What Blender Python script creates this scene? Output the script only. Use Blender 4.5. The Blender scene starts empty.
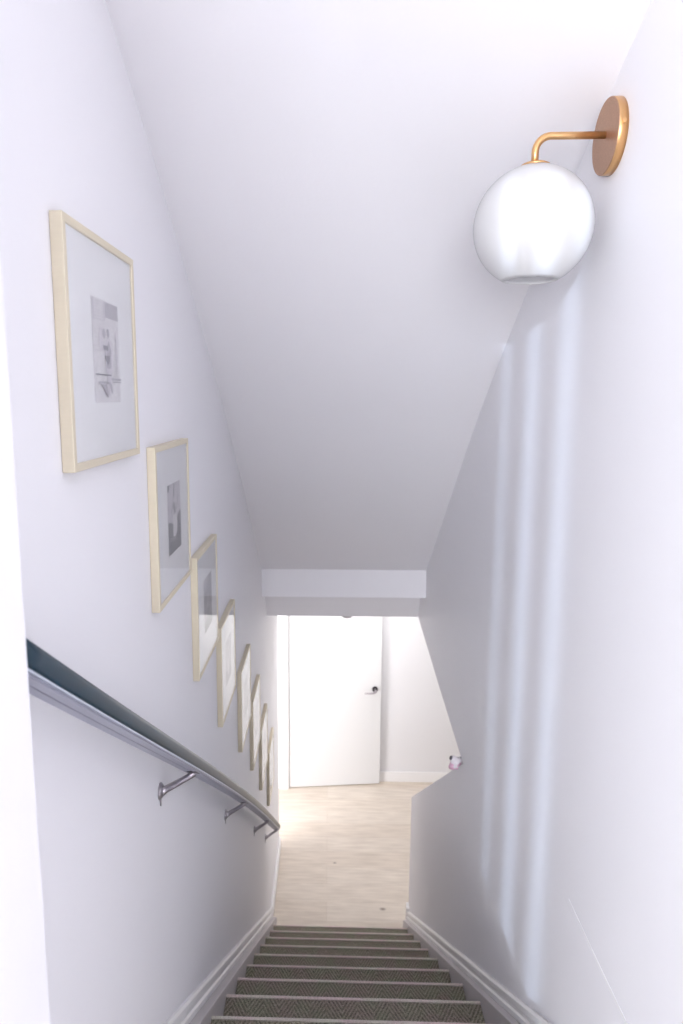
import bpy, bmesh, math, random
from mathutils import Vector, Matrix

# ------------------------------------------------------------------ camera, world, sun, lights, exposure
SC = bpy.context.scene
COL = SC.collection
H = 3.515                      # eye height above the lower floor; everything below is written relative to the eye, then lifted
random.seed(4)

cam = bpy.data.cameras.new('camera')
camo = bpy.data.objects.new('camera', cam)
COL.objects.link(camo)
SC.camera = camo
cam.sensor_fit = 'VERTICAL'
cam.sensor_height = 36.0
cam.lens = 716.7 / 1024 * 36.0
cam.shift_x = 36.3 / 1024
cam.clip_start = 0.02
camo.location = (0, 0, H)
pitch, yaw = -0.1588, -0.0332
fwd = Vector((math.sin(yaw) * math.cos(pitch), math.cos(yaw) * math.cos(pitch), math.sin(pitch)))
camo.rotation_euler = fwd.to_track_quat('-Z', 'Y').to_euler()
cam.dof.use_dof = True
cam.dof.focus_distance = 1.5
cam.dof.aperture_fstop = 5.6

w = bpy.data.worlds.new('world')
SC.world = w
w.use_nodes = True
w.node_tree.nodes['Background'].inputs[0].default_value = (0.80, 0.86, 1.0, 1)
w.node_tree.nodes['Background'].inputs[1].default_value = 0.6

SC.view_settings.view_transform = 'Standard'
SC.view_settings.look = 'None'
SC.view_settings.gamma = 1.0
SC.view_settings.use_curve_mapping = False
SC.view_settings.exposure = 0.2


def area(name, loc, aim, sx, sy, power, col):
    l = bpy.data.lights.new(name, 'AREA')
    l.shape = 'RECTANGLE'
    l.size, l.size_y, l.energy, l.color = sx, sy, power, col
    o = bpy.data.objects.new(name, l)
    COL.objects.link(o)
    o.location = (loc[0], loc[1], loc[2] + H)
    o.rotation_euler = Vector(aim).to_track_quat('-Z', 'Y').to_euler()
    return o


area('window_daylight', (-0.75, -5.15, 0.0), (0.06, 1, -0.03), 2.6, 1.9, 238, (0.925, 0.955, 1.0))
area('side_window_daylight', (-2.53, -2.6, 0.0), (1, 0.75, -0.02), 2.2, 1.9, 80, (0.95, 0.975, 1.0))
area('doorway_daylight', (-1.75, 4.35, -2.35), (0.86, 0.5, 0), 1.2, 1.9, 54, (1.0, 0.985, 0.98))
area('hall_side_fill', (2.45, 4.6, -2.25), (-1, 0.1, -0.15), 1.6, 1.8, 13, (1.0, 0.98, 0.96))  # unseen fill put in on the right to brighten the hall
area('hall_ceiling_fill', (0.45, 5.45, -1.38), (0, 0.0, -1), 0.6, 0.6, 8, (1.0, 0.975, 0.97))  # added fill hidden behind the header, lifts the floor and stair walls
sun = bpy.data.lights.new('sun', 'SUN')
sun.energy = 3.5
sun.angle = math.radians(0.28)
sun.color = (0.62, 0.78, 1.0)
suno = bpy.data.objects.new('sun', sun)
COL.objects.link(suno)
SM, SE = 0.25, 0.085            # sun: sideways and downward travel per metre forward
suno.rotation_euler = Vector((SM, 1, -SE)).to_track_quat('-Z', 'Y').to_euler()
suno.location = (0, -7, H + 3)

# ------------------------------------------------------------------ materials


def mat(name, col, rough=0.6, metal=0.0, spec=0.5, coat=0.0, bump=None, var=None):
    m = bpy.data.materials.new(name)
    m.use_nodes = True
    nt = m.node_tree
    b = nt.nodes['Principled BSDF']
    b.inputs['Base Color'].default_value = (*col, 1)
    b.inputs['Roughness'].default_value = rough
    b.inputs['Metallic'].default_value = metal
    b.inputs['Specular IOR Level'].default_value = spec
    b.inputs['Coat Weight'].default_value = coat
    tc = nt.nodes.new('ShaderNodeTexCoord')
    if bump:
        n = nt.nodes.new('ShaderNodeTexNoise')
        n.inputs['Scale'].default_value = bump[0]
        n.inputs['Detail'].default_value = 3
        nt.links.new(tc.outputs['Object'], n.inputs['Vector'])
        bp = nt.nodes.new('ShaderNodeBump')
        bp.inputs['Strength'].default_value = bump[1]
        bp.inputs['Distance'].default_value = bump[2]
        nt.links.new(n.outputs['Fac'], bp.inputs['Height'])
        nt.links.new(bp.outputs['Normal'], b.inputs['Normal'])
    if var:
        n = nt.nodes.new('ShaderNodeTexNoise')
        n.inputs['Scale'].default_value = var[0]
        n.inputs['Detail'].default_value = 4
        mp = nt.nodes.new('ShaderNodeMapping')
        mp.inputs['Scale'].default_value = var[2] if len(var) > 2 else (1, 1, 1)
        nt.links.new(tc.outputs['Object'], mp.inputs['Vector'])
        nt.links.new(mp.outputs['Vector'], n.inputs['Vector'])
        r = nt.nodes.new('ShaderNodeValToRGB')
        k = var[1]
        r.color_ramp.elements[0].position = 0.3
        r.color_ramp.elements[1].position = 0.7
        r.color_ramp.elements[0].color = (*[c * (1 - k) for c in col], 1)
        r.color_ramp.elements[1].color = (*[min(1, c * (1 + k)) for c in col], 1)
        nt.links.new(n.outputs['Fac'], r.inputs['Fac'])
        nt.links.new(r.outputs['Color'], b.inputs['Base Color'])
    return m


M = {}
M['wall'] = mat('wall_paint', (0.915, 0.902, 0.937), 0.55, spec=0.35, bump=(90, 0.12, 0.002))
M['ceiling'] = mat('ceiling_paint', (0.912, 0.892, 0.928), 0.7, spec=0.2, bump=(120, 0.15, 0.002))
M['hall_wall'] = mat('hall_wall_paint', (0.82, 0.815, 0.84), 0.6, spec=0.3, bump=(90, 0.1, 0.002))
M['trim'] = mat('trim_gloss_paint', (0.93, 0.92, 0.93), 0.35, bump=(30, 0.05, 0.001))
M['stringer'] = mat('stringer_paint', (0.62, 0.58, 0.59), 0.55, bump=(60, 0.1, 0.001))
M['door'] = mat('door_paint', (0.80, 0.80, 0.81), 0.4, bump=(25, 0.04, 0.001))
M['brass'] = mat('brushed_brass', (0.72, 0.43, 0.20), 0.32, metal=0.9, bump=(300, 0.1, 0.0005))
M['plate'] = mat('brass_plate', (0.48, 0.29, 0.19), 0.42, metal=0.75, bump=(400, 0.2, 0.0005), var=(500, 0.12))
M['gold'] = mat('champagne_frame', (0.78, 0.70, 0.54), 0.42, metal=0.25, bump=(200, 0.1, 0.0004), var=(40, 0.015, (1, 8, 8)))
M['backing'] = mat('frame_backing', (0.10, 0.085, 0.06), 0.8, var=(60, 0.2))
M['matboard'] = mat('mat_board', (0.96, 0.96, 0.98), 0.8, var=(9, 0.02))
M['steel'] = mat('satin_steel', (0.42, 0.39, 0.42), 0.28, metal=1.0, bump=(200, 0.05, 0.0003))
M['darksteel'] = mat('dark_steel', (0.06, 0.05, 0.06), 0.35, metal=0.6, bump=(200, 0.05, 0.0003))
M['railtop'] = mat('handrail_slate', (0.010, 0.034, 0.056), 0.30, spec=0.38, coat=0.0, bump=(60, 0.05, 0.0005))
M['railcore'] = mat('handrail_underside', (0.36, 0.36, 0.45), 0.35, metal=0.3, bump=(60, 0.05, 0.0005))
M['railline'] = mat('handrail_bead', (0.62, 0.66, 0.76), 0.3, metal=0.3, bump=(60, 0.03, 0.0005))
M['plastic'] = mat('white_plastic', (0.75, 0.74, 0.75), 0.4, bump=(40, 0.03, 0.0005))
M['greyplastic'] = mat('grey_plastic', (0.40, 0.37, 0.39), 0.5, bump=(40, 0.03, 0.0005))
M['slat'] = mat('blind_fabric', (0.75, 0.75, 0.76), 0.8, var=(60, 0.04))
M['pink'] = mat('pale_pink_cloth', (0.82, 0.50, 0.66), 0.8, bump=(150, 0.3, 0.002), var=(25, 0.18))
M['whitecloth'] = mat('white_cloth', (0.85, 0.80, 0.84), 0.8, bump=(150, 0.3, 0.002), var=(25, 0.05))
M['darkcloth'] = mat('dark_cloth', (0.12, 0.11, 0.13), 0.8, bump=(150, 0.3, 0.002))
for k, c in dict(g0=(0.80, 0.78, 0.81), g1=(0.66, 0.63, 0.68), g2=(0.47, 0.45, 0.50), g3=(0.27, 0.26, 0.30), g4=(0.12, 0.13, 0.16), g5=(0.045, 0.05, 0.065)).items():
    M[k] = mat('print_ink_' + k[1], c, 0.75, var=(120, 0.10))


def opal():
    m = mat('opal_glass', (0.86, 0.855, 0.86), 0.08, spec=0.5, coat=0.4, var=(6, 0.01))
    b = m.node_tree.nodes['Principled BSDF']
    b.inputs['Subsurface Weight'].default_value = 0.0
    return m




M['opal'] = opal()
nt_ = M['opal'].node_tree
mx_ = nt_.nodes.new('ShaderNodeMixShader')
tl_ = nt_.nodes.new('ShaderNodeBsdfTranslucent')
tl_.inputs[0].default_value = (0.97, 0.965, 0.97, 1)
mx_.inputs[0].default_value = 0.45
nt_.links.new(nt_.nodes['Principled BSDF'].outputs[0], mx_.inputs[1])
nt_.links.new(tl_.outputs[0], mx_.inputs[2])
nt_.links.new(mx_.outputs[0], [n for n in nt_.nodes if n.type == 'OUTPUT_MATERIAL'][0].inputs[0])


def pane():
    m = bpy.data.materials.new('picture_glass')
    m.use_nodes = True
    nt = m.node_tree
    nt.nodes.clear()
    out = nt.nodes.new('ShaderNodeOutputMaterial')
    mix = nt.nodes.new('ShaderNodeMixShader')
    tr = nt.nodes.new('ShaderNodeBsdfTransparent')
    tr.inputs[0].default_value = (1, 1, 1, 1)
    gl = nt.nodes.new('ShaderNodeBsdfGlossy')
    gl.inputs['Roughness'].default_value = 0.015
    fr = nt.nodes.new('ShaderNodeFresnel')
    geo = nt.nodes.new('ShaderNodeNewGeometry')
    mr = nt.nodes.new('ShaderNodeMapRange')      # the same reflectance on both faces of the thin pane
    mr.inputs[3].default_value = 1.5
    mr.inputs[4].default_value = 1 / 1.5
    nt.links.new(geo.outputs['Backfacing'], mr.inputs[0])
    nt.links.new(mr.outputs[0], fr.inputs[0])
    nt.links.new(fr.outputs[0], mix.inputs[0])
    nt.links.new(tr.outputs[0], mix.inputs[1])
    nt.links.new(gl.outputs[0], mix.inputs[2])
    nt.links.new(mix.outputs[0], out.inputs[0])
    return m


M['glass'] = pane()


def math_node(nt, op, a, b=None):
    n = nt.nodes.new('ShaderNodeMath')
    n.operation = op
    for i, v in enumerate((a, b)):
        if v is None:
            continue
        if isinstance(v, (int, float)):
            n.inputs[i].default_value = v
        else:
            nt.links.new(v, n.inputs[i])
    return n.outputs[0]


def carpet(name, dark, light, stripe=True):
    m = bpy.data.materials.new(name)
    m.use_nodes = True
    nt = m.node_tree
    b = nt.nodes['Principled BSDF']
    b.inputs['Roughness'].default_value = 0.95
    b.inputs['Specular IOR Level'].default_value = 0.1
    tc = nt.nodes.new('ShaderNodeTexCoord')
    sp = nt.nodes.new('ShaderNodeSeparateXYZ')
    nt.links.new(tc.outputs['Object'], sp.inputs[0])
    tri = math_node(nt, 'PINGPONG', sp.outputs['X'], 0.052)
    v = math_node(nt, 'ADD', math_node(nt, 'ADD', sp.outputs['Y'], math_node(nt, 'MULTIPLY', sp.outputs['Z'], -1.0)), math_node(nt, 'MULTIPLY', tri, 1.9))
    s = math_node(nt, 'SINE', math_node(nt, 'MULTIPLY', v, 2 * math.pi / 0.024))
    no = nt.nodes.new('ShaderNodeTexNoise')
    no.inputs['Scale'].default_value = 260
    no.inputs['Detail'].default_value = 4
    nt.links.new(tc.outputs['Object'], no.inputs['Vector'])
    f = math_node(nt, 'ADD', math_node(nt, 'MULTIPLY', s, 0.24 if stripe else 0.05), math_node(nt, 'MULTIPLY', math_node(nt, 'SUBTRACT', no.outputs['Fac'], 0.5), 2.0))
    f = math_node(nt, 'ADD', f, 0.5)
    r = nt.nodes.new('ShaderNodeValToRGB')
    r.color_ramp.elements[0].color = (*dark, 1)
    r.color_ramp.elements[1].color = (*light, 1)
    nt.links.new(f, r.inputs['Fac'])
    n2 = nt.nodes.new('ShaderNodeTexNoise')
    n2.inputs['Scale'].default_value = 14
    nt.links.new(tc.outputs['Object'], n2.inputs['Vector'])
    r2 = nt.nodes.new('ShaderNodeValToRGB')
    r2.color_ramp.elements[0].position = 0.35
    r2.color_ramp.elements[1].position = 0.65
    r2.color_ramp.elements[0].color = (0.92, 1.0, 0.92, 1)
    r2.color_ramp.elements[1].color = (1.0, 0.93, 0.97, 1)
    nt.links.new(n2.outputs['Fac'], r2.inputs['Fac'])
    mx = nt.nodes.new('ShaderNodeMix')
    mx.data_type = 'RGBA'
    mx.blend_type = 'MULTIPLY'
    mx.inputs[0].default_value = 1
    nt.links.new(r.outputs[0], mx.inputs[6])
    nt.links.new(r2.outputs[0], mx.inputs[7])
    nt.links.new(mx.outputs[2], b.inputs['Base Color'])
    bp = nt.nodes.new('ShaderNodeBump')
    bp.inputs['Strength'].default_value = 0.6
    bp.inputs['Distance'].default_value = 0.003
    nt.links.new(f, bp.inputs['Height'])
    nt.links.new(bp.outputs['Normal'], b.inputs['Normal'])
    return m


M['carpet'] = carpet('herringbone_carpet', (0.13, 0.118, 0.092), (0.47, 0.42, 0.345))
M['carpet_edge'] = carpet('carpet_edge_lit', (0.62, 0.53, 0.50), (0.92, 0.82, 0.78), False)  # paler colour paints in the light caught along each nosing


def floor_mat():
    m = bpy.data.materials.new('limed_oak_planks')
    m.use_nodes = True
    nt = m.node_tree
    b = nt.nodes['Principled BSDF']
    b.inputs['Roughness'].default_value = 0.45
    tc = nt.nodes.new('ShaderNodeTexCoord')
    br = nt.nodes.new('ShaderNodeTexBrick')
    br.offset = 0.37
    br.inputs['Scale'].default_value = 1
    br.inputs['Brick Width'].default_value = 1.4
    br.inputs['Row Height'].default_value = 0.19
    br.inputs['Mortar Size'].default_value = 0.0012
    br.inputs['Bias'].default_value = 0.0
    br.inputs['Color1'].default_value = (0.72, 0.635, 0.545, 1)
    br.inputs['Color2'].default_value = (0.78, 0.71, 0.63, 1)
    br.inputs['Mortar'].default_value = (0.62, 0.54, 0.46, 1)
    nt.links.new(tc.outputs['Object'], br.inputs['Vector'])
    mp = nt.nodes.new('ShaderNodeMapping')
    mp.inputs['Scale'].default_value = (2.2, 16, 1)
    nt.links.new(tc.outputs['Object'], mp.inputs['Vector'])
    n = nt.nodes.new('ShaderNodeTexNoise')
    n.inputs['Scale'].default_value = 2.2
    n.inputs['Detail'].default_value = 6
    nt.links.new(mp.outputs[0], n.inputs['Vector'])
    r = nt.nodes.new('ShaderNodeValToRGB')
    r.color_ramp.elements[0].position = 0.25
    r.color_ramp.elements[1].position = 0.75
    r.color_ramp.elements[0].color = (0.82, 0.80, 0.78, 1)
    r.color_ramp.elements[1].color = (1.08, 1.08, 1.08, 1)
    nt.links.new(n.outputs['Fac'], r.inputs['Fac'])
    mx = nt.nodes.new('ShaderNodeMix')
    mx.data_type = 'RGBA'
    mx.blend_type = 'MULTIPLY'
    mx.inputs[0].default_value = 1
    nt.links.new(br.outputs['Color'], mx.inputs[6])
    nt.links.new(r.outputs[0], mx.inputs[7])
    # knots: three of them where the photograph shows dark eyes in the boards
    cur = mx.outputs[2]
    for (kx, ky, rad) in ((0.39, 4.50, 0.013), (0.06, 4.99, 0.008)):
        sb = nt.nodes.new('ShaderNodeVectorMath')
        sb.operation = 'SUBTRACT'
        nt.links.new(tc.outputs['Object'], sb.inputs[0])
        sb.inputs[1].default_value = (kx, ky, 0)
        sc = nt.nodes.new('ShaderNodeVectorMath')
        sc.operation = 'MULTIPLY'
        nt.links.new(sb.outputs[0], sc.inputs[0])
        sc.inputs[1].default_value = (0.7, 1, 0)
        ln = nt.nodes.new('ShaderNodeVectorMath')
        ln.operation = 'LENGTH'
        nt.links.new(sc.outputs[0], ln.inputs[0])
        mr = nt.nodes.new('ShaderNodeMapRange')
        mr.inputs[1].default_value = rad * 0.4
        mr.inputs[2].default_value = rad * 1.5
        mr.inputs[3].default_value = 0.75
        mr.inputs[4].default_value = 0.0
        nt.links.new(ln.outputs['Value'], mr.inputs[0])
        k = nt.nodes.new('ShaderNodeMix')
        k.data_type = 'RGBA'
        nt.links.new(mr.outputs[0], k.inputs[0])
        nt.links.new(cur, k.inputs[6])
        k.inputs[7].default_value = (0.16, 0.11, 0.08, 1)
        cur = k.outputs[2]
    nt.links.new(cur, b.inputs['Base Color'])
    return m


M['floor'] = floor_mat()

# ------------------------------------------------------------------ mesh helpers (z relative to the eye)


def link(name, bm, m, parent=None, smooth=False, lift=True, bevel=0.0):
    """m: one material or a list (faces carry material_index)."""
    bmesh.ops.recalc_face_normals(bm, faces=bm.faces)
    if lift:
        bmesh.ops.translate(bm, verts=bm.verts, vec=(0, 0, H))
    me = bpy.data.meshes.new(name)
    bm.to_mesh(me)
    bm.free()
    for x in (m if isinstance(m, list) else [m]):
        me.materials.append(x)
    if smooth:
        for p in me.polygons:
            p.use_smooth = True
    o = bpy.data.objects.new(name, me)
    COL.objects.link(o)
    if parent:
        o.parent = parent
    if bevel:
        bv = o.modifiers.new('bevel', 'BEVEL')
        bv.width = bevel
        bv.segments = 2
        bv.limit_method = 'ANGLE'
    return o


def add_box(bm, a, b, mi=0):
    vs = [bm.verts.new((x, y, z)) for x in (a[0], b[0]) for y in (a[1], b[1]) for z in (a[2], b[2])]
    for f in ((0, 1, 3, 2), (4, 6, 7, 5), (0, 4, 5, 1), (2, 3, 7, 6), (0, 2, 6, 4), (1, 5, 7, 3)):
        fc = bm.faces.new([vs[i] for i in f])
        fc.material_index = mi


def add_prism(bm, poly, axis, a, b, mi=0):
    """poly of 2-D points extruded along axis from a to b; poly axes are the other two in order."""
    def P(u, v, w):
        if axis == 0:
            return (w, u, v)
        if axis == 1:
            return (u, w, v)
        return (u, v, w)
    A = [bm.verts.new(P(u, v, a)) for u, v in poly]
    B = [bm.verts.new(P(u, v, b)) for u, v in poly]
    n = len(poly)
    fs = [bm.faces.new(A), bm.faces.new(B[::-1])]
    for i in range(n):
        fs.append(bm.faces.new((A[i], A[(i + 1) % n], B[(i + 1) % n], B[i])))
    for f in fs:
        f.material_index = mi
    return fs


def sweep(bm, path, prof, xdir=Vector((1, 0, 0)), mi=0, cap=True):
    """prof: (side, up) points; rings placed perpendicular to the path."""
    rings = []
    n = len(path)
    for i, p in enumerate(path):
        p = Vector(p)
        t = (Vector(path[min(i + 1, n - 1)]) - Vector(path[max(i - 1, 0)])).normalized()
        x = (xdir - t * xdir.dot(t)).normalized()
        u = x.cross(t)
        rings.append([bm.verts.new(p + x * a + u * b) for a, b in prof])
    k = len(prof)
    for i in range(n - 1):
        for j in range(k):
            f = bm.faces.new((rings[i][j], rings[i][(j + 1) % k], rings[i + 1][(j + 1) % k], rings[i + 1][j]))
            f.material_index = mi
    if cap:
        bm.faces.new(rings[0][::-1]).material_index = mi
        bm.faces.new(rings[-1]).material_index = mi


def circle(r, n=16, ry=None):
    ry = ry or r
    return [(r * math.cos(2 * math.pi * i / n), ry * math.sin(2 * math.pi * i / n)) for i in range(n)]


def tube(bm, pts, r, n=14, mi=0):
    pts = [Vector(p) for p in pts]
    t0 = (pts[1] - pts[0]).normalized()
    x = t0.orthogonal().normalized()
    rings = []
    for i, p in enumerate(pts):
        t = (pts[min(i + 1, len(pts) - 1)] - pts[max(i - 1, 0)]).normalized()
        x = (x - t * x.dot(t)).normalized()
        u = t.cross(x)
        rr = r[i] if isinstance(r, (list, tuple)) else r
        rings.append([bm.verts.new(p + x * (rr * math.cos(2 * math.pi * k / n)) + u * (rr * math.sin(2 * math.pi * k / n))) for k in range(n)])
    for i in range(len(pts) - 1):
        for k in range(n):
            f = bm.faces.new((rings[i][k], rings[i][(k + 1) % n], rings[i + 1][(k + 1) % n], rings[i + 1][k]))
            f.material_index = mi
    bm.faces.new(rings[0][::-1]).material_index = mi
    bm.faces.new(rings[-1]).material_index = mi


def lathe(bm, prof, origin, axis='Z', n=40, mi=0):
    """prof: (radius, height) open or closed profile; radius 0 ends are poles."""
    o = Vector(origin)

    def P(r, h, a):
        c, s = r * math.cos(a), r * math.sin(a)
        if axis == 'Z':
            return o + Vector((c, s, h))
        if axis == 'X':
            return o + Vector((h, c, s))
        return o + Vector((c, h, s))
    rings = []
    for r, h in prof:
        if r < 1e-6:
            rings.append([bm.verts.new(P(0, h, 0))])
        else:
            rings.append([bm.verts.new(P(r, h, 2 * math.pi * k / n)) for k in range(n)])
    for A, B in zip(rings, rings[1:]):
        for k in range(n):
            k2 = (k + 1) % n
            if len(A) == 1 and len(B) == 1:
                continue
            if len(A) == 1:
                f = bm.faces.new((A[0], B[k], B[k2]))
            elif len(B) == 1:
                f = bm.faces.new((A[k], A[k2], B[0]))
            else:
                f = bm.faces.new((A[k], A[k2], B[k2], B[k]))
            f.material_index = mi


def nb():
    return bmesh.new()


def struct(name, bm, m, **k):
    o = link(name, bm, m, **k)
    if not o.parent:
        o['kind'] = 'structure'
    return o


def thing(name, label, cat, loc, group=None):
    o = bpy.data.objects.new(name, None)
    o.empty_display_size = 0.1
    COL.objects.link(o)
    o.location = (loc[0], loc[1], loc[2] + H)
    o['label'], o['category'] = label, cat
    if group:
        o['group'] = group
    return o


def setp(o, parent):
    """parent a world-space mesh to a thing without moving it"""
    o.parent = parent
    o.matrix_parent_inverse = Matrix.Translation(-parent.location)
    return o


# ------------------------------------------------------------------ the setting
WL, WR = -0.379, 0.551
FL = -3.515                    # lower floor
LAND = -1.608                  # upper landing floor
YF, YFOOT = 6.19, 4.375        # far wall, stair foot
NOSE = [(4.0927 - 0.2814 * k, -3.324 + 0.19066 * k) for k in range(10)]


def nose_z(y):
    return -3.324 + (4.0927 - y) * 0.6776


# sloped stair ceiling (slightly bowed), its drop, the bevelled header and the flat hall ceiling, one skin with a thickness
prof = [(-5.6, 1.12), (0.15, 1.12), (0.55, 0.985), (0.95, 0.82), (1.33, 0.642), (1.66, 0.48), (2.0, 0.297), (2.34, 0.105), (2.7, -0.112), (3.2, -0.445), (3.95, -0.962)]
bm = nb()
LIFT = [(-5.6, 0), (0.15, 0.0), (0.55, 0.02), (0.95, 0.045), (1.33, 0.055), (1.66, 0.055), (2.0, 0.05), (2.34, 0.042), (2.7, 0.034), (3.2, 0.018), (3.95, 0.0)]


def smooth_curve(P, m=8):
    out = []
    for i in range(len(P) - 1):
        def sl(j):
            a, b = P[max(j - 1, 0)], P[min(j + 1, len(P) - 1)]
            return (b[1] - a[1]) / (b[0] - a[0])
        (a, fa), (b, fb) = P[i], P[i + 1]
        h = b - a
        s0, s1 = (0, 0) if i == 0 else ((0 if i == 1 else sl(i)), sl(i + 1))
        for k in range(m):
            t = k / m
            out.append((a + h * t, (2 * t**3 - 3 * t * t + 1) * fa + (t**3 - 2 * t * t + t) * h * s0 + (3 * t * t - 2 * t**3) * fb + (t**3 - t * t) * h * s1))
    out.append(P[-1])
    return out


prof = smooth_curve(prof)
lifts = [v for _, v in smooth_curve(LIFT)]
up = [(y, z + 0.12) for y, z in prof]
ring_l, ring_r = [], []
for (y, z), lf in zip(prof + up[::-1], lifts + lifts[::-1]):
    ring_l.append(bm.verts.new((WL - 0.10, y, z)))
    ring_r.append(bm.verts.new((WR + 0.02, y, z + lf)))
n_ = len(prof)
for i in range(2 * n_):
    j = (i + 1) % (2 * n_)
    bm.faces.new((ring_l[i], ring_l[j], ring_r[j], ring_r[i]))
for rr in (ring_l, ring_r):
    for i in range(n_ - 1):
        bm.faces.new((rr[i], rr[i + 1], rr[2 * n_ - 2 - i], rr[2 * n_ - 1 - i]))
struct('ceiling', bm, M['ceiling'])
bm = nb()
add_prism(bm, [(3.95, -0.962), (3.95, -1.122), (4.13, -1.122), (4.265, -1.333), (4.40, -1.333), (4.40, -0.84), (3.95, -0.84)], 0, WL - 0.1, WR + 0.02)
struct('ceiling', bm, M['ceiling'])
bm = nb()
add_prism(bm, [(-2.6, 4.40), (-2.6, YF + 0.1), (2.7, YF + 0.1), (2.7, 1.0), (WR + 0.12, 1.0), (WR + 0.12, 4.40)], 2, -1.333, -1.233)
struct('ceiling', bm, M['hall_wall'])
# landing side ceiling
bm = nb()
add_box(bm, (-2.7, -5.6, 1.12), (WL - 0.10, 0.72, 1.24))
struct('ceiling', bm, M['ceiling'])

# left stair wall: runs down to the hall doorway
bm = nb()
add_box(bm, (WL - 0.12, 0.62, FL), (WL, 5.17, 1.2))
struct('wall_left', bm, M['wall'], bevel=0.004)
# return of the landing wall close to the camera on the left
bm = nb()
add_box(bm, (-2.7, 0.50, LAND - 0.1), (-0.276, 0.625, 1.2))
struct('wall_return', bm, M['wall'], bevel=0.006)

# right wall: full height near the camera, then a three-cornered opening between the hall ceiling line and the raked half wall
bm = nb()
lo = [(-2.6, FL), (2.735, FL), (2.765, FL), (4.30, FL), (YFOOT, FL)]
q = {}
def wv(y, z):
    k = (y, z)
    if k not in q:
        q[k] = (bm.verts.new((WR, y, z)), bm.verts.new((WR + 0.11, y, z)))
    return q[k]
cells = [[(-5.6, FL), (2.735, FL), (2.735, -1.470), (-5.6, -1.470)], [(-5.6, -1.470), (2.735, -1.470), (2.735, 1.24), (-5.6, 1.24)],
         [(2.735, FL), (4.30, FL), (4.30, -2.545), (2.735, -1.470)], [(4.30, FL), (YFOOT, FL), (4.345, -2.577), (4.30, -2.545)],
         [(2.735, -1.470), (3.36, -1.417), (3.36, 1.24), (2.735, 1.24)], [(3.36, -1.417), (4.30, -1.322), (4.30, 1.24), (3.36, 1.24)]]
edges = {}
for c in cells:
    vs = [wv(*p) for p in c]
    bm.faces.new([v[0] for v in vs])
    bm.faces.new([v[1] for v in vs][::-1])
    for i in range(4):
        e = frozenset((c[i], c[(i + 1) % 4]))
        edges.setdefault(e, []).append((c[i], c[(i + 1) % 4]))
for e, l in edges.items():
    if len(l) == 1:
        a, b = wv(*l[0][0]), wv(*l[0][1])
        bm.faces.new((a[0], b[0], b[1], a[1]))
struct('wall_right', bm, M['wall'])

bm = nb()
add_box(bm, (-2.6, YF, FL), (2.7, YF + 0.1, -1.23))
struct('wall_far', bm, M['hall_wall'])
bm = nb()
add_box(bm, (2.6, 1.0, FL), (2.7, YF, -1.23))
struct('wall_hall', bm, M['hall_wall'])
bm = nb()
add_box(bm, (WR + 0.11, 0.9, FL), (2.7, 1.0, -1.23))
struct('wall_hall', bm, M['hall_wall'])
bm = nb()
add_box(bm, (WL - 0.12, 6.03, FL), (WL - 0.02, YF, -1.23))
struct('wall_left', bm, M['hall_wall'])
bm = nb()
add_box(bm, (WL - 0.12, 5.17, -1.50), (WL, 6.03, -1.23))
struct('wall_left', bm, M['hall_wall'])
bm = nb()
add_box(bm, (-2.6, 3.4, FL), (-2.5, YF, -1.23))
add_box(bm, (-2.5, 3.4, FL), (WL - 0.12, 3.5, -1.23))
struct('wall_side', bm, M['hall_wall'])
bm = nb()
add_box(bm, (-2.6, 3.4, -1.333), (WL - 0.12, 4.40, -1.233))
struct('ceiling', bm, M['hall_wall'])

# landing: left wall, back wall with a tall window, floor
bm = nb()
add_box(bm, (-2.7, -5.6, LAND - 0.1), (-2.6, -3.8, 1.2))
add_box(bm, (-2.7, -1.4, LAND - 0.1), (-2.6, 0.5, 1.2))
add_box(bm, (-2.7, -3.8, LAND - 0.1), (-2.6, -1.4, -1.0))
add_box(bm, (-2.7, -3.8, 1.0), (-2.6, -1.4, 1.2))
struct('wall_landing', bm, M['wall'])
bm = nb()
W0, W1, Z0, Z1 = -2.1, 0.45, -1.14, 1.04
add_box(bm, (-2.7, -5.6, LAND - 0.1), (W0, -5.5, 1.2))
add_box(bm, (W1, -5.6, LAND - 0.1), (WR, -5.5, 1.2))
add_box(bm, (W0, -5.6, LAND - 0.1), (W1, -5.5, Z0))
add_box(bm, (W0, -5.6, Z1), (W1, -5.5, 1.2))
struct('wall_back', bm, M['wall'])
bm = nb()
for a, b in (((W0, -5.58, Z0), (W0 + 0.04, -5.5, Z1)), ((W1 - 0.04, -5.58, Z0), (W1, -5.5, Z1)), ((W0, -5.58, Z0), (W1, -5.5, Z0 + 0.04)), ((W0, -5.58, Z1 - 0.04), (W1, -5.5, Z1))):
    add_box(bm, a, b)
struct('window_1', bm, M['trim'])
bm = nb()
for a, b in (((-2.68, -3.8, -1.0), (-2.6, -3.76, 1.0)), ((-2.68, -1.44, -1.0), (-2.6, -1.4, 1.0)), ((-2.68, -3.8, -1.0), (-2.6, -1.4, -0.96)), ((-2.68, -3.8, 0.96), (-2.6, -1.4, 1.0)), ((-2.66, -2.62, -1.0), (-2.62, -2.58, 1.0))):
    add_box(bm, a, b)
struct('window_2', bm, M['trim'])
bm = nb()
add_box(bm, (-2.7, -5.6, LAND - 0.15), (WR, 0.61, LAND))
add_box(bm, (WL, 0.61, LAND - 0.15), (WR, NOSE[9][0] - 0.045, LAND))
struct('floor_landing', bm, M['carpet'])

bm = nb()
add_box(bm, (-2.6, 0.9, FL - 0.1), (2.7, YF + 0.1, FL))
bmesh.ops.translate(bm, verts=bm.verts, vec=(0, 0, -FL))
fo = struct('floor', bm, M['floor'], lift=False)

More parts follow.
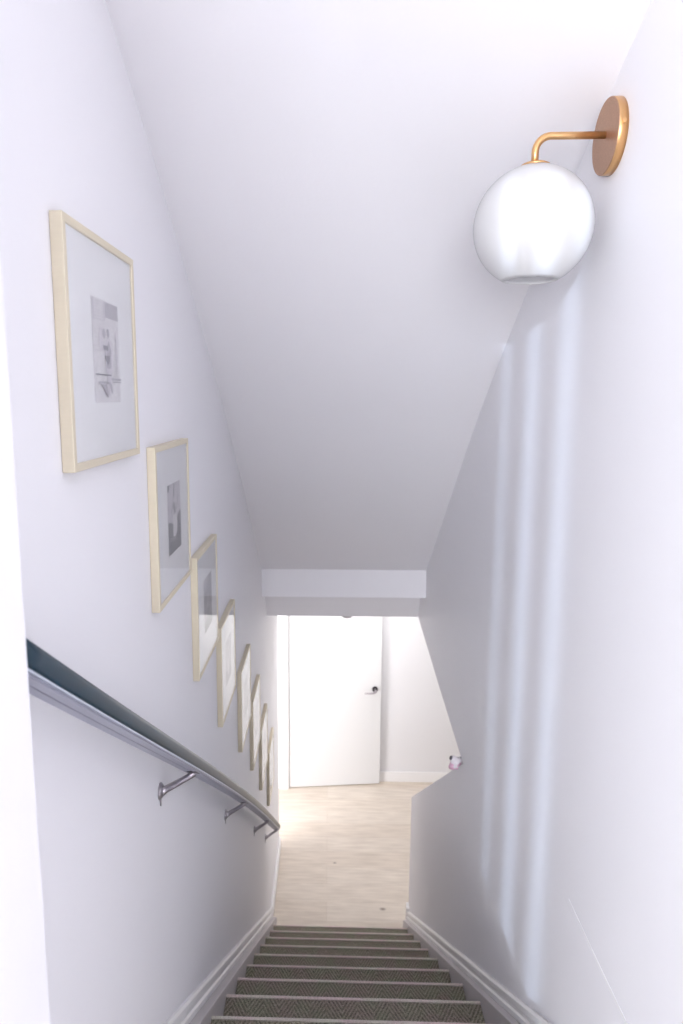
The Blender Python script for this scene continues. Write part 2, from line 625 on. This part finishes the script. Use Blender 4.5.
# baseboards following the stairs: two stacked beads
for side, x0, sgn in (('left', WL, 1), ('right', WR, -1)):
    bm = nb()
    y0, y1 = 1.36, YFOOT - 0.02
    path = [(x0, y0, nose_z(y0) + 0.03), (x0, y1, nose_z(y1) + 0.03)]
    pr = [(0, 0), (0.016, 0), (0.016, 0.014), (0.010, 0.018), (0.010, 0.026), (0.013, 0.030), (0.013, 0.044), (0.008, 0.050), (0, 0.050)]
    sweep(bm, path, [(sgn * a, b) for a, b in pr])
    struct('baseboard_' + side, bm, M['trim'])
for side, x0, x1, ya in (('left', WL, WL + 0.014, 0.63), ('right', WR - 0.014, WR, -5.5)):
    bm = nb()
    add_box(bm, (x0, ya, LAND), (x1, 1.50, LAND + 0.115))
    struct('baseboard_landing_' + side, bm, M['trim'], bevel=0.004)
# hall baseboards
bm = nb()
add_prism(bm, [(YFOOT - 0.07, FL), (5.165, FL), (5.165, FL + 0.10), (YFOOT - 0.07, FL + 0.10)], 0, WL, WL + 0.016)
struct('baseboard_hall', bm, M['trim'], bevel=0.004)
bm = nb()
add_box(bm, (WR - 0.016, YFOOT - 0.05, FL), (WR + 0.12, YFOOT + 0.014, FL + 0.145))
struct('baseboard_end', bm, M['trim'], bevel=0.004)
bm = nb()
add_box(bm, (WL - 0.02, YF - 0.014, FL), (2.6, YF, FL + 0.10))
struct('baseboard_far', bm, M['trim'], bevel=0.004)
# thin bead along the landing side of the right wall
bm = nb()
add_prism(bm, [(0.3, -1.128), (1.30, -1.131), (1.49, -1.127), (1.30, -1.137), (0.3, -1.135)], 0, WR - 0.0012, WR)
struct('trim_1', bm, M['trim'])
# doorway jamb at the far side of the hall doorway and its casing
bm = nb()
add_box(bm, (WL - 0.14, 6.02, FL), (WL + 0.029, 6.060, -1.48))
add_box(bm, (WL - 0.02, 6.05, FL), (WL + 0.029, 6.10, -1.46))
struct('trim_2', bm, M['trim'], bevel=0.002)

# ------------------------------------------------------------------ stairs
st = thing('staircase', 'carpeted staircase going down between the two walls, grey-brown herringbone treads with edges coloured paler where they catch light', 'stairs', (0.085, YFOOT, FL))
CX0, CX1 = -0.335, 0.512
for k, (y, z) in enumerate(NOSE):
    back = y - 0.2814 if k < 9 else y - 0.05
    zr = z - 0.19066
    # tread and riser carpet with a rounded nose
    bm = nb()
    r = 0.008
    arc = [(y - r + r * math.sin(a), z - r + r * math.cos(a)) for a in [math.pi * i / 8 for i in range(9)]]
    pr = [(back - 0.02, z)] + [(y - 0.016, z)] + [(y - 0.016, z - 0.018), (y - 0.028, z - 0.03), (y - 0.028, zr + 0.0), (back - 0.02, zr)]
    add_prism(bm, pr, 0, CX0, CX1)
    tr = setp(link('step', bm, M['carpet']), st)
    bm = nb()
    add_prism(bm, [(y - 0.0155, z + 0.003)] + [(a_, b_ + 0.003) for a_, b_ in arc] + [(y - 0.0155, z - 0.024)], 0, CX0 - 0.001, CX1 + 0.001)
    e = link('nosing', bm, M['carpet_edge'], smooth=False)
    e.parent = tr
for x0, x1 in ((WL + 0.0005, CX0 - 0.0015), (CX1 + 0.0015, WR - 0.0005)):
    bm = nb()
    pts = []
    y1, y0 = YFOOT - 0.04, 1.545
    add_prism(bm, [(y0, nose_z(y0) + 0.028), (y1 - 0.02, nose_z(y1 - 0.02) + 0.028), (y1, nose_z(y1)), (y1, FL), (y1 - 0.35, FL), (y0, nose_z(y0) - 0.30)], 0, x0, x1)
    setp(link('stringer', bm, M['stringer'], bevel=0.003), st)

# ------------------------------------------------------------------ hall door, swung open against the far wall
bm = nb()
ang = math.atan2(0.095, 0.825)
Rz = Matrix.Rotation(ang, 4, 'Z')
hx, hy = WL + 0.032, 6.038
add_box(bm, (0, 0, FL + 0.008), (0.832, 0.036, -1.475))
bmesh.ops.transform(bm, matrix=Rz, verts=bm.verts)
bmesh.ops.translate(bm, verts=bm.verts, vec=(hx, hy, 0))
door = struct('door_1', bm, M['door'], bevel=0.002)


def on_door(bm):
    bmesh.ops.transform(bm, matrix=Rz, verts=bm.verts)
    bmesh.ops.translate(bm, verts=bm.verts, vec=(hx, hy, 0))
    return bm


bm = nb()
lathe(bm, [(0, 0.0), (0.026, 0.0), (0.026, -0.008), (0.022, -0.011), (0, -0.011)], (0.775, 0, -2.59), 'Y', 24)
hr_ = link('rosette', on_door(bm), M['darksteel'], smooth=True)
bm = nb()
tube(bm, [(0.775, -0.008, -2.59), (0.775, -0.05, -2.59)], 0.010)
tube(bm, [(0.780, -0.052, -2.587), (0.765, -0.056, -2.600), (0.745, -0.056, -2.607), (0.715, -0.054, -2.608), (0.675, -0.052, -2.608)], [0.012, 0.011, 0.009, 0.008, 0.007])
hd = link('door_handle', on_door(bm), M['steel'], parent=door, smooth=True)
hr_.parent = hd
for zc in (-5.445, -3.15):
    bm = nb()
    tube(bm, [(-0.012, -0.004, zc - 0.045), (-0.012, -0.004, zc + 0.045)], 0.008, 10)
    add_box(bm, (-0.012, -0.003, zc - 0.043), (0.020, 0.0, zc + 0.043))
    link('hinge', on_door(bm), M['plastic'], parent=door)

# small round detector under the header
bm = nb()
lathe(bm, [(0, 0), (0.034, 0), (0.034, -0.012), (0.028, -0.020), (0, -0.023)], (0.118, 4.315, -1.333), 'Z', 28)
d = link('smoke_detector', bm, M['greyplastic'], smooth=False)
d['label'] = 'small round grey detector on the underside of the header above the door'
d['category'] = 'smoke detector'

# ------------------------------------------------------------------ picture frames
A = 0.355
T = 0.0186
BW = 0.012


def ring(bm, x0, x1, b):
    """square frame border, lower corner at origin"""
    o = [(0, 0), (A, 0), (A, A), (0, A)]
    i = [(b, b), (A - b, b), (A - b, A - b), (b, A - b)]
    vo0 = [bm.verts.new((x0, *p)) for p in o]
    vo1 = [bm.verts.new((x1, *p)) for p in o]
    vi0 = [bm.verts.new((x0, *p)) for p in i]
    vi1 = [bm.verts.new((x1, *p)) for p in i]
    for k in range(4):
        j = (k + 1) % 4
        bm.faces.new((vo0[k], vo0[j], vo1[j], vo1[k]))
        bm.faces.new((vi0[k], vi1[k], vi1[j], vi0[j]))
        bm.faces.new((vo1[k], vo1[j], vi1[j], vi1[k]))
        bm.faces.new((vo0[k], vi0[k], vi0[j], vo0[j]))


def quad(bm, x, pts, mi):
    f = bm.faces.new([bm.verts.new((x, p[0], p[1])) for p in pts])
    f.material_index = mi


PW, PH = 0.136, 0.162


def print_mesh(kind):
    bm = nb()
    X = 0.0
    n = [0]

    def R(u0, v0, u1, v1, g):
        n[0] += 1
        x = X + 0.00006 * n[0]
        quad(bm, x, [(u0 * PW, v0 * PH), (u1 * PW, v0 * PH), (u1 * PW, v1 * PH), (u0 * PW, v1 * PH)], g)

    def P(pts, g):
        n[0] += 1
        quad(bm, X + 0.00006 * n[0], [(u * PW, v * PH) for u, v in pts], g)

    def E(cu, cv, ru, rv, g, k=16):
        P([(cu + ru * math.cos(2 * math.pi * i / k), cv + rv * math.sin(2 * math.pi * i / k)) for i in range(k)], g)
    add_box(bm, (-0.0008, 0, 0), (0, PW, PH))
    if kind == 0:      # pale sketch-like photograph: window above, two figures standing close
        R(0, 0, 1, 1, 0)
        R(0, 0.22, 1, 1, 0)
        R(0.48, 0.84, 1, 0.99, 2)
        for i in range(7):
            R(0.02, 0.80 + i * 0.028, 0.42, 0.808 + i * 0.028, 1)
        R(0.02, 0.78, 0.06, 0.99, 1)
        R(0.40, 0.80, 0.46, 0.99, 1)
        for i in range(6):
            R(0.02, 0.50 + i * 0.04, 0.22, 0.506 + i * 0.04, 1)
        P([(0.22, 0.50), (0.20, 0.66), (0.27, 0.76), (0.35, 0.70), (0.36, 0.52)], 1)
        E(0.38, 0.675, 0.06, 0.048, 2)
        E(0.54, 0.69, 0.055, 0.045, 2)
        P([(0.42, 0.30), (0.40, 0.60), (0.52, 0.64), (0.68, 0.60), (0.72, 0.45), (0.64, 0.30)], 1)
        P([(0.44, 0.34), (0.46, 0.06), (0.56, 0.06), (0.66, 0.34)], 1)
        P([(0.44, 0.34), (0.45, 0.54), (0.56, 0.62), (0.64, 0.52), (0.62, 0.34)], 2)
        R(0.34, 0.515, 0.52, 0.56, 3)
        P([(0.40, 0.42), (0.38, 0.46), (0.58, 0.47), (0.56, 0.41), (0.48, 0.37)], 3)
        R(0.84, 0.30, 0.87, 0.72, 1)
        R(0.02, 0.265, 0.60, 0.28, 3)
        R(0.66, 0.20, 1, 0.212, 2)
        R(0.60, 0.225, 1, 0.245, 2)
        R(0.10, 0.185, 0.55, 0.205, 2)
        P([(0.22, 0.18), (0.40, 0.18), (0.44, 0.05), (0.40, 0.06)], 2)
        P([(0.48, 0.19), (0.60, 0.19), (0.64, 0.08), (0.58, 0.10)], 2)
    elif kind == 1:    # darker photograph: pale sky with branches, a light figure in front of dark ground
        R(0, 0, 1, 1, 1)
        R(0, 0, 1, 0.42, 4)
        P([(0, 0.36), (0, 0.48), (0.28, 0.44), (0.30, 0.36)], 4)
        P([(0.66, 0.40), (0.72, 0.50), (1, 0.56), (1, 0.40)], 4)
        P([(0.0, 0.92), (0.0, 1.0), (0.16, 1.0), (0.10, 0.90)], 4)
        P([(0.40, 0.80), (0.46, 0.99), (0.54, 0.99), (0.50, 0.80)], 3)
        P([(0.20, 0.60), (0.40, 0.74), (0.46, 0.72), (0.24, 0.57)], 2)
        P([(0.60, 0.62), (0.80, 0.80), (0.84, 0.77), (0.66, 0.60)], 2)
        E(0.46, 0.66, 0.09, 0.055, 3)
        P([(0.44, 0.54), (0.42, 0.62), (0.58, 0.64), (0.58, 0.52)], 3)
        P([(0.34, 0.24), (0.36, 0.54), (0.60, 0.56), (0.70, 0.42), (0.66, 0.27), (0.50, 0.21)], 0)
        P([(0.10, 0.19), (0.16, 0.24), (0.60, 0.20), (0.52, 0.17)], 3)
    elif kind == 2:    # dark photograph, lighter top
        R(0, 0, 1, 1, 3)
        P([(0.0, 0.72), (0.0, 1.0), (0.6, 1.0), (0.4, 0.76)], 2)
        R(0, 0, 1, 0.22, 4)
        E(0.5, 0.5, 0.16, 0.2, 2)
        P([(0.35, 0.1), (0.38, 0.42), (0.62, 0.42), (0.66, 0.1)], 4)
    else:
        R(0, 0, 1, 1, 2)
        R(0, 0, 1, 0.33, 3)
        E(0.42, 0.62, 0.10, 0.08, 3)
        P([(0.30, 0.18), (0.34, 0.54), (0.52, 0.56), (0.60, 0.18)], 1)
    bmesh.ops.translate(bm, verts=bm.verts, vec=(0.0154, (A - PW) / 2 + 0.006, A - 0.257))
    return bm


def recenter(bm):
    bmesh.ops.translate(bm, verts=bm.verts, vec=(0, -A / 2, 0))
    return bm


INKS = [M['g0'], M['g1'], M['g2'], M['g3'], M['g4'], M['g5']]
FR = [(1.003, -0.1065, 'largest and topmost gold picture frame on the left wall, pale print of two figures'),
      (1.475, -0.458, 'second gold frame from the top on the left wall, print with dark lower half'),
      (1.905, -0.790, 'third gold frame from the top, small dark print above a bright reflection'),
      (2.312, -1.124, 'fourth gold frame from the top of the left wall, mostly bright reflecting glass'),
      (2.830, -1.488, 'fifth gold frame from the top of the left wall, fourth from the bottom'),
      (3.262, -1.810, 'sixth gold frame from the top of the left wall, third from the bottom'),
      (3.682, -2.160, 'seventh gold frame from the top, last but one before the hall opening'),
      (4.150, -2.540, 'lowest and farthest gold frame on the left wall beside the hall opening')]
first = None
for i, (y, z, lab) in enumerate(FR):
    t = thing('picture_frame', lab, 'picture frame', (WL, y + A / 2, z), 'gold picture frames stepping down the left wall')
    if first is None:
        bm = recenter((lambda b: (ring(b, 0.0003, T, BW), b)[1])(nb()))
        border = link('frame_border', bm, M['gold'], t, lift=False, bevel=0.0012)
        bm = nb()
        add_box(bm, (0.0005, 0.006, 0.006), (0.0125, A - 0.006, A - 0.006))
        backing = link('backing_board', recenter(bm), M['backing'], t, lift=False)
        bm = nb()
        add_box(bm, (0.0127, BW - 0.001, BW - 0.001), (0.0145, A - BW + 0.001, A - BW + 0.001))
        mb = link('mat_board', recenter(bm), M['matboard'], t, lift=False)
        bm = nb()
        add_box(bm, (0.0165, BW - 0.001, BW - 0.001), (0.0176, A - BW + 0.001, A - BW + 0.001))
        gp = link('glass_pane', recenter(bm), M['glass'], t, lift=False)
        first = t
        parts = [border, backing, mb, gp]
    else:
        for p in parts:
            c = p.copy()
            COL.objects.link(c)
            c.parent = t
    link('print', recenter(print_mesh(min(i, 3))), INKS, t, lift=False)

# ------------------------------------------------------------------ handrail
RX = -0.3125
C0 = [(0.63, 0.209), (0.9, 0.213), (1.3, 0.222), (1.9, 0.232), (2.4, 0.232), (2.9, 0.226), (3.5, 0.208), (3.9, 0.190), (4.10, 0.178)]


def cz(y):
    for (a, c), (b, d_) in zip(C0, C0[1:]):
        if y <= b:
            return c + (d_ - c) * (y - a) / (b - a)
    return C0[-1][1]


hr = thing('handrail', 'dark slate handrail with a steel-grey underside fixed along the left wall', 'handrail', (RX, 0.63, cz(0.63) - 0.69 * 0.63))
ys = [0.63 + (4.10 - 0.63) * i / 60 for i in range(61)]


def sm(y):
    return sum(cz(min(max(y + d_, 0.63), 4.10)) for d_ in (-0.3, -0.15, 0, 0.15, 0.3)) / 5


path = [(RX, y, sm(y) - 0.69 * y) for y in ys]
topp = [(-0.0190, -0.014), (0.0180, -0.014), (0.0205, -0.010), (0.0220, 0.003), (0.0205, 0.010), (0.014, 0.0135), (0, 0.015), (-0.014, 0.0135), (-0.0205, 0.010), (-0.0220, 0.003), (-0.0205, -0.010)]
bm = nb()
sweep(bm, path, topp)
setp(link('rail_cap', bm, M['railtop'], smooth=True), hr)
bm = nb()
sweep(bm, path, [(-0.0192, -0.0168), (0.0190, -0.0168), (0.0190, -0.0142), (-0.0192, -0.0142)])
setp(link('rail_bead', bm, M['railline']), hr)
bm = nb()
sweep(bm, path, [(-0.019, -0.0195), (-0.004, -0.0195), (-0.003, -0.0185), (0.002, -0.0185), (0.003, -0.0200), (0.0160, -0.0200), (0.0160, -0.0170), (-0.019, -0.0170)])
setp(link('rail_underside', bm, M['railcore']), hr)
for yb in (1.49, 2.44, 3.40, 4.02):
    yr = yb
    zc = sm(yr + 0.055) - 0.69 * (yr + 0.055) - 0.0230
    zw = zc - 0.002
    bm = nb()
    # wall rosette: round plate with a pointed lower tab
    lathe(bm, [(0, 0.0), (0.019, 0.0), (0.019, 0.003), (0.013, 0.008), (0, 0.009)], (WL, yr, zw - 0.015), 'X', 20)
    add_prism(bm, [(yr - 0.006, zw - 0.030), (yr, zw - 0.052), (yr + 0.006, zw - 0.030)], 0, WL, WL + 0.003)
    # arm rising to the saddle
    tube(bm, [(WL + 0.003, yr, zw - 0.015), (WL + 0.012, yr + 0.008, zw - 0.0155), (RX - 0.012, yr + 0.046, zc - 0.009), (RX - 0.003, yr + 0.054, zc - 0.006), (RX, yr + 0.055, zc + 0.001)], [0.0135, 0.0085, 0.0072, 0.0085, 0.0095], 12)
    br = setp(link('bracket', bm, M['steel'], smooth=True), hr)
    bm = nb()
    v = Vector((0, 1, -0.69)).normalized() * 0.026
    c = Vector((RX, yr + 0.055, zc + 0.0005))
    sweep(bm, [c - v, c + v], [(-0.011, -0.002), (0.011, -0.002), (0.011, 0.0015), (-0.011, 0.0015)])
    sd = link('saddle_plate', bm, M['darksteel'])
    sd.parent = br

# ------------------------------------------------------------------ wall sconce
sc = thing('wall_sconce', 'brass wall sconce with a round white glass globe high on the right wall', 'wall lamp', (WR, 1.51, 0.500))
bm = nb()
lathe(bm, [(0, 0), (0.0690, 0), (0.0690, -0.0165), (0.0680, -0.018), (0, -0.018)], (WR, 1.51, 0.500), 'X', 64)
pl = setp(link('wall_plate', bm, [M['plate'], M['brass']]), sc)
for p in pl.data.polygons:
    c = p.center
    if abs(p.normal.x) < 0.5:
        p.material_index = 1
        p.use_smooth = True
bm = nb()
tube(bm, [(WR - 0.009, 1.51 - 0.0680, 0.505), (WR - 0.009, 1.51 - 0.0725, 0.505)], 0.004, 12)
s_ = link('screw', bm, M['brass'])
s_.parent = pl
bm = nb()
pts = [(WR - 0.012, 1.51, 0.503), (0.445, 1.51, 0.503)]
for i in range(9):
    a = math.pi / 2 * i / 8
    pts.append((0.430 - 0.030 * math.sin(a), 1.51, 0.503 - 0.030 * (1 - math.cos(a))))
pts.append((0.400, 1.51, 0.447))
tube(bm, pts, 0.0070, 20)
setp(link('arm', bm, M['brass'], smooth=True), sc)
GC = (0.402, 1.51, 0.334)
GR = 0.1155
bm = nb()
lathe(bm, [(0, 0.121), (0.010, 0.121), (0.022, 0.1185), (0.028, 0.1155), (0.028, 0.1125), (0, 0.1125)], GC, 'Z', 32)
setp(link('globe_fitter', bm, M['brass'], smooth=True), sc)
bm = nb()
a0 = math.asin(0.052 / GR)
pr = []
for i in range(33):
    a = 0.12 + (math.pi - a0 - 0.12) * i / 32
    pr.append((GR * math.sin(a), GR * math.cos(a)))
for i in range(33):
    a = (math.pi - a0) - (math.pi - a0 - 0.12) * i / 32
    pr.append(((GR - 0.004) * math.sin(a), (GR - 0.004) * math.cos(a)))
pr.append(pr[0])
lathe(bm, pr, GC, 'Z', 64)
bmesh.ops.remove_doubles(bm, verts=bm.verts, dist=1e-5)
setp(link('glass_globe', bm, M['opal'], smooth=True), sc)

# ------------------------------------------------------------------ small pink trinket tucked into the corner of the opening
tk = thing('trinket', 'tiny pink and white cloth trinket with dark tips in the raked opening of right wall', 'ornament', (WR - 0.004, 2.85, -1.556))
bm = nb()
N = 24
S = 0.036


def lobe(a):
    return S * (0.72 + 0.42 * abs(math.cos(2 * a)) ** 2.2)


for sgn in (1,):
    front = []
    rings = []
    for j, (sc_, dy) in enumerate(((1.0, 0.0), (0.86, -0.010), (0.5, -0.017))):
        rings.append([bm.verts.new((lobe(2 * math.pi * i / N) * sc_ * math.cos(2 * math.pi * i / N + 0.7), dy, lobe(2 * math.pi * i / N) * sc_ * math.sin(2 * math.pi * i / N + 0.7))) for i in range(N)])
    c1 = bm.verts.new((0, -0.019, 0))
    bk = []
    for j, (sc_, dy) in enumerate(((0.86, 0.010), (0.5, 0.016))):
        bk.append([bm.verts.new((lobe(2 * math.pi * i / N) * sc_ * math.cos(2 * math.pi * i / N + 0.7), dy, lobe(2 * math.pi * i / N) * sc_ * math.sin(2 * math.pi * i / N + 0.7))) for i in range(N)])
    c2 = bm.verts.new((0, 0.018, 0))
    seq = [bk[1], bk[0], rings[0], rings[1], rings[2]]
    for A_, B_ in zip(seq, seq[1:]):
        for i in range(N):
            f = bm.faces.new((A_[i], A_[(i + 1) % N], B_[(i + 1) % N], B_[i]))
            f.material_index = 1 if (i < 9 or i > 19) else 0
    for i in range(N):
        bm.faces.new((rings[2][i], rings[2][(i + 1) % N], c1)).material_index = 1 if i < 16 else 0
        bm.faces.new((bk[1][(i + 1) % N], bk[1][i], c2))
bmesh.ops.translate(bm, verts=bm.verts, vec=(0, 0, 0.026))
link('body', bm, [M['pink'], M['whitecloth']], tk, smooth=True, lift=False)
for (dx, dz) in ((-0.024, 0.050), (0.022, 0.052)):
    bm = nb()
    lathe(bm, [(0, -0.012), (0.007, -0.006), (0.008, 0.001), (0.005, 0.008), (0, 0.011)], (dx, -0.004, dz), 'Z', 12)
    link('ear', bm, M['darkcloth'], tk, smooth=True, lift=False)

# ------------------------------------------------------------------ vertical blind on the landing window, with three gaps that let the sun in
bl = thing('window_blind', 'white vertical blind hanging at the landing window behind the viewer', 'blind', ((W0 + W1) / 2, -5.44, Z1))
bm = nb()
add_box(bm, (W0 - 0.05, -5.47, Z1 + 0.01), (W1 + 0.04, -5.41, Z1 + 0.05))
setp(link('head_rail', bm, M['trim']), bl)
gaps = []
for yb, wdt in ((1.715, 0.105), (1.995, 0.11), (2.29, 0.06)):
    xc = WR - SM * (yb + 5.44)
    gaps.append((xc - SM * wdt / 2, xc + SM * wdt / 2))
edges = [W0 - 0.04]
for g0, g1 in sorted(gaps):
    edges += [g0, g1]
edges.append(W1 + 0.03)
for i in range(0, len(edges), 2):
    a, b = edges[i], edges[i + 1]
    n = max(1, round((b - a) / 0.085))
    for j in range(n):
        bm = nb()
        x0 = a + (b - a) * j / n
        x1 = a + (b - a) * (j + 1) / n + (0.004 if j < n - 1 else 0)
        yy = -5.44 + (0.003 if j % 2 else 0)
        add_box(bm, (x0, yy, Z0 - 0.02), (x1, yy + 0.0015, Z1 + 0.01))
        setp(link('slat', bm, M['slat']), bl)
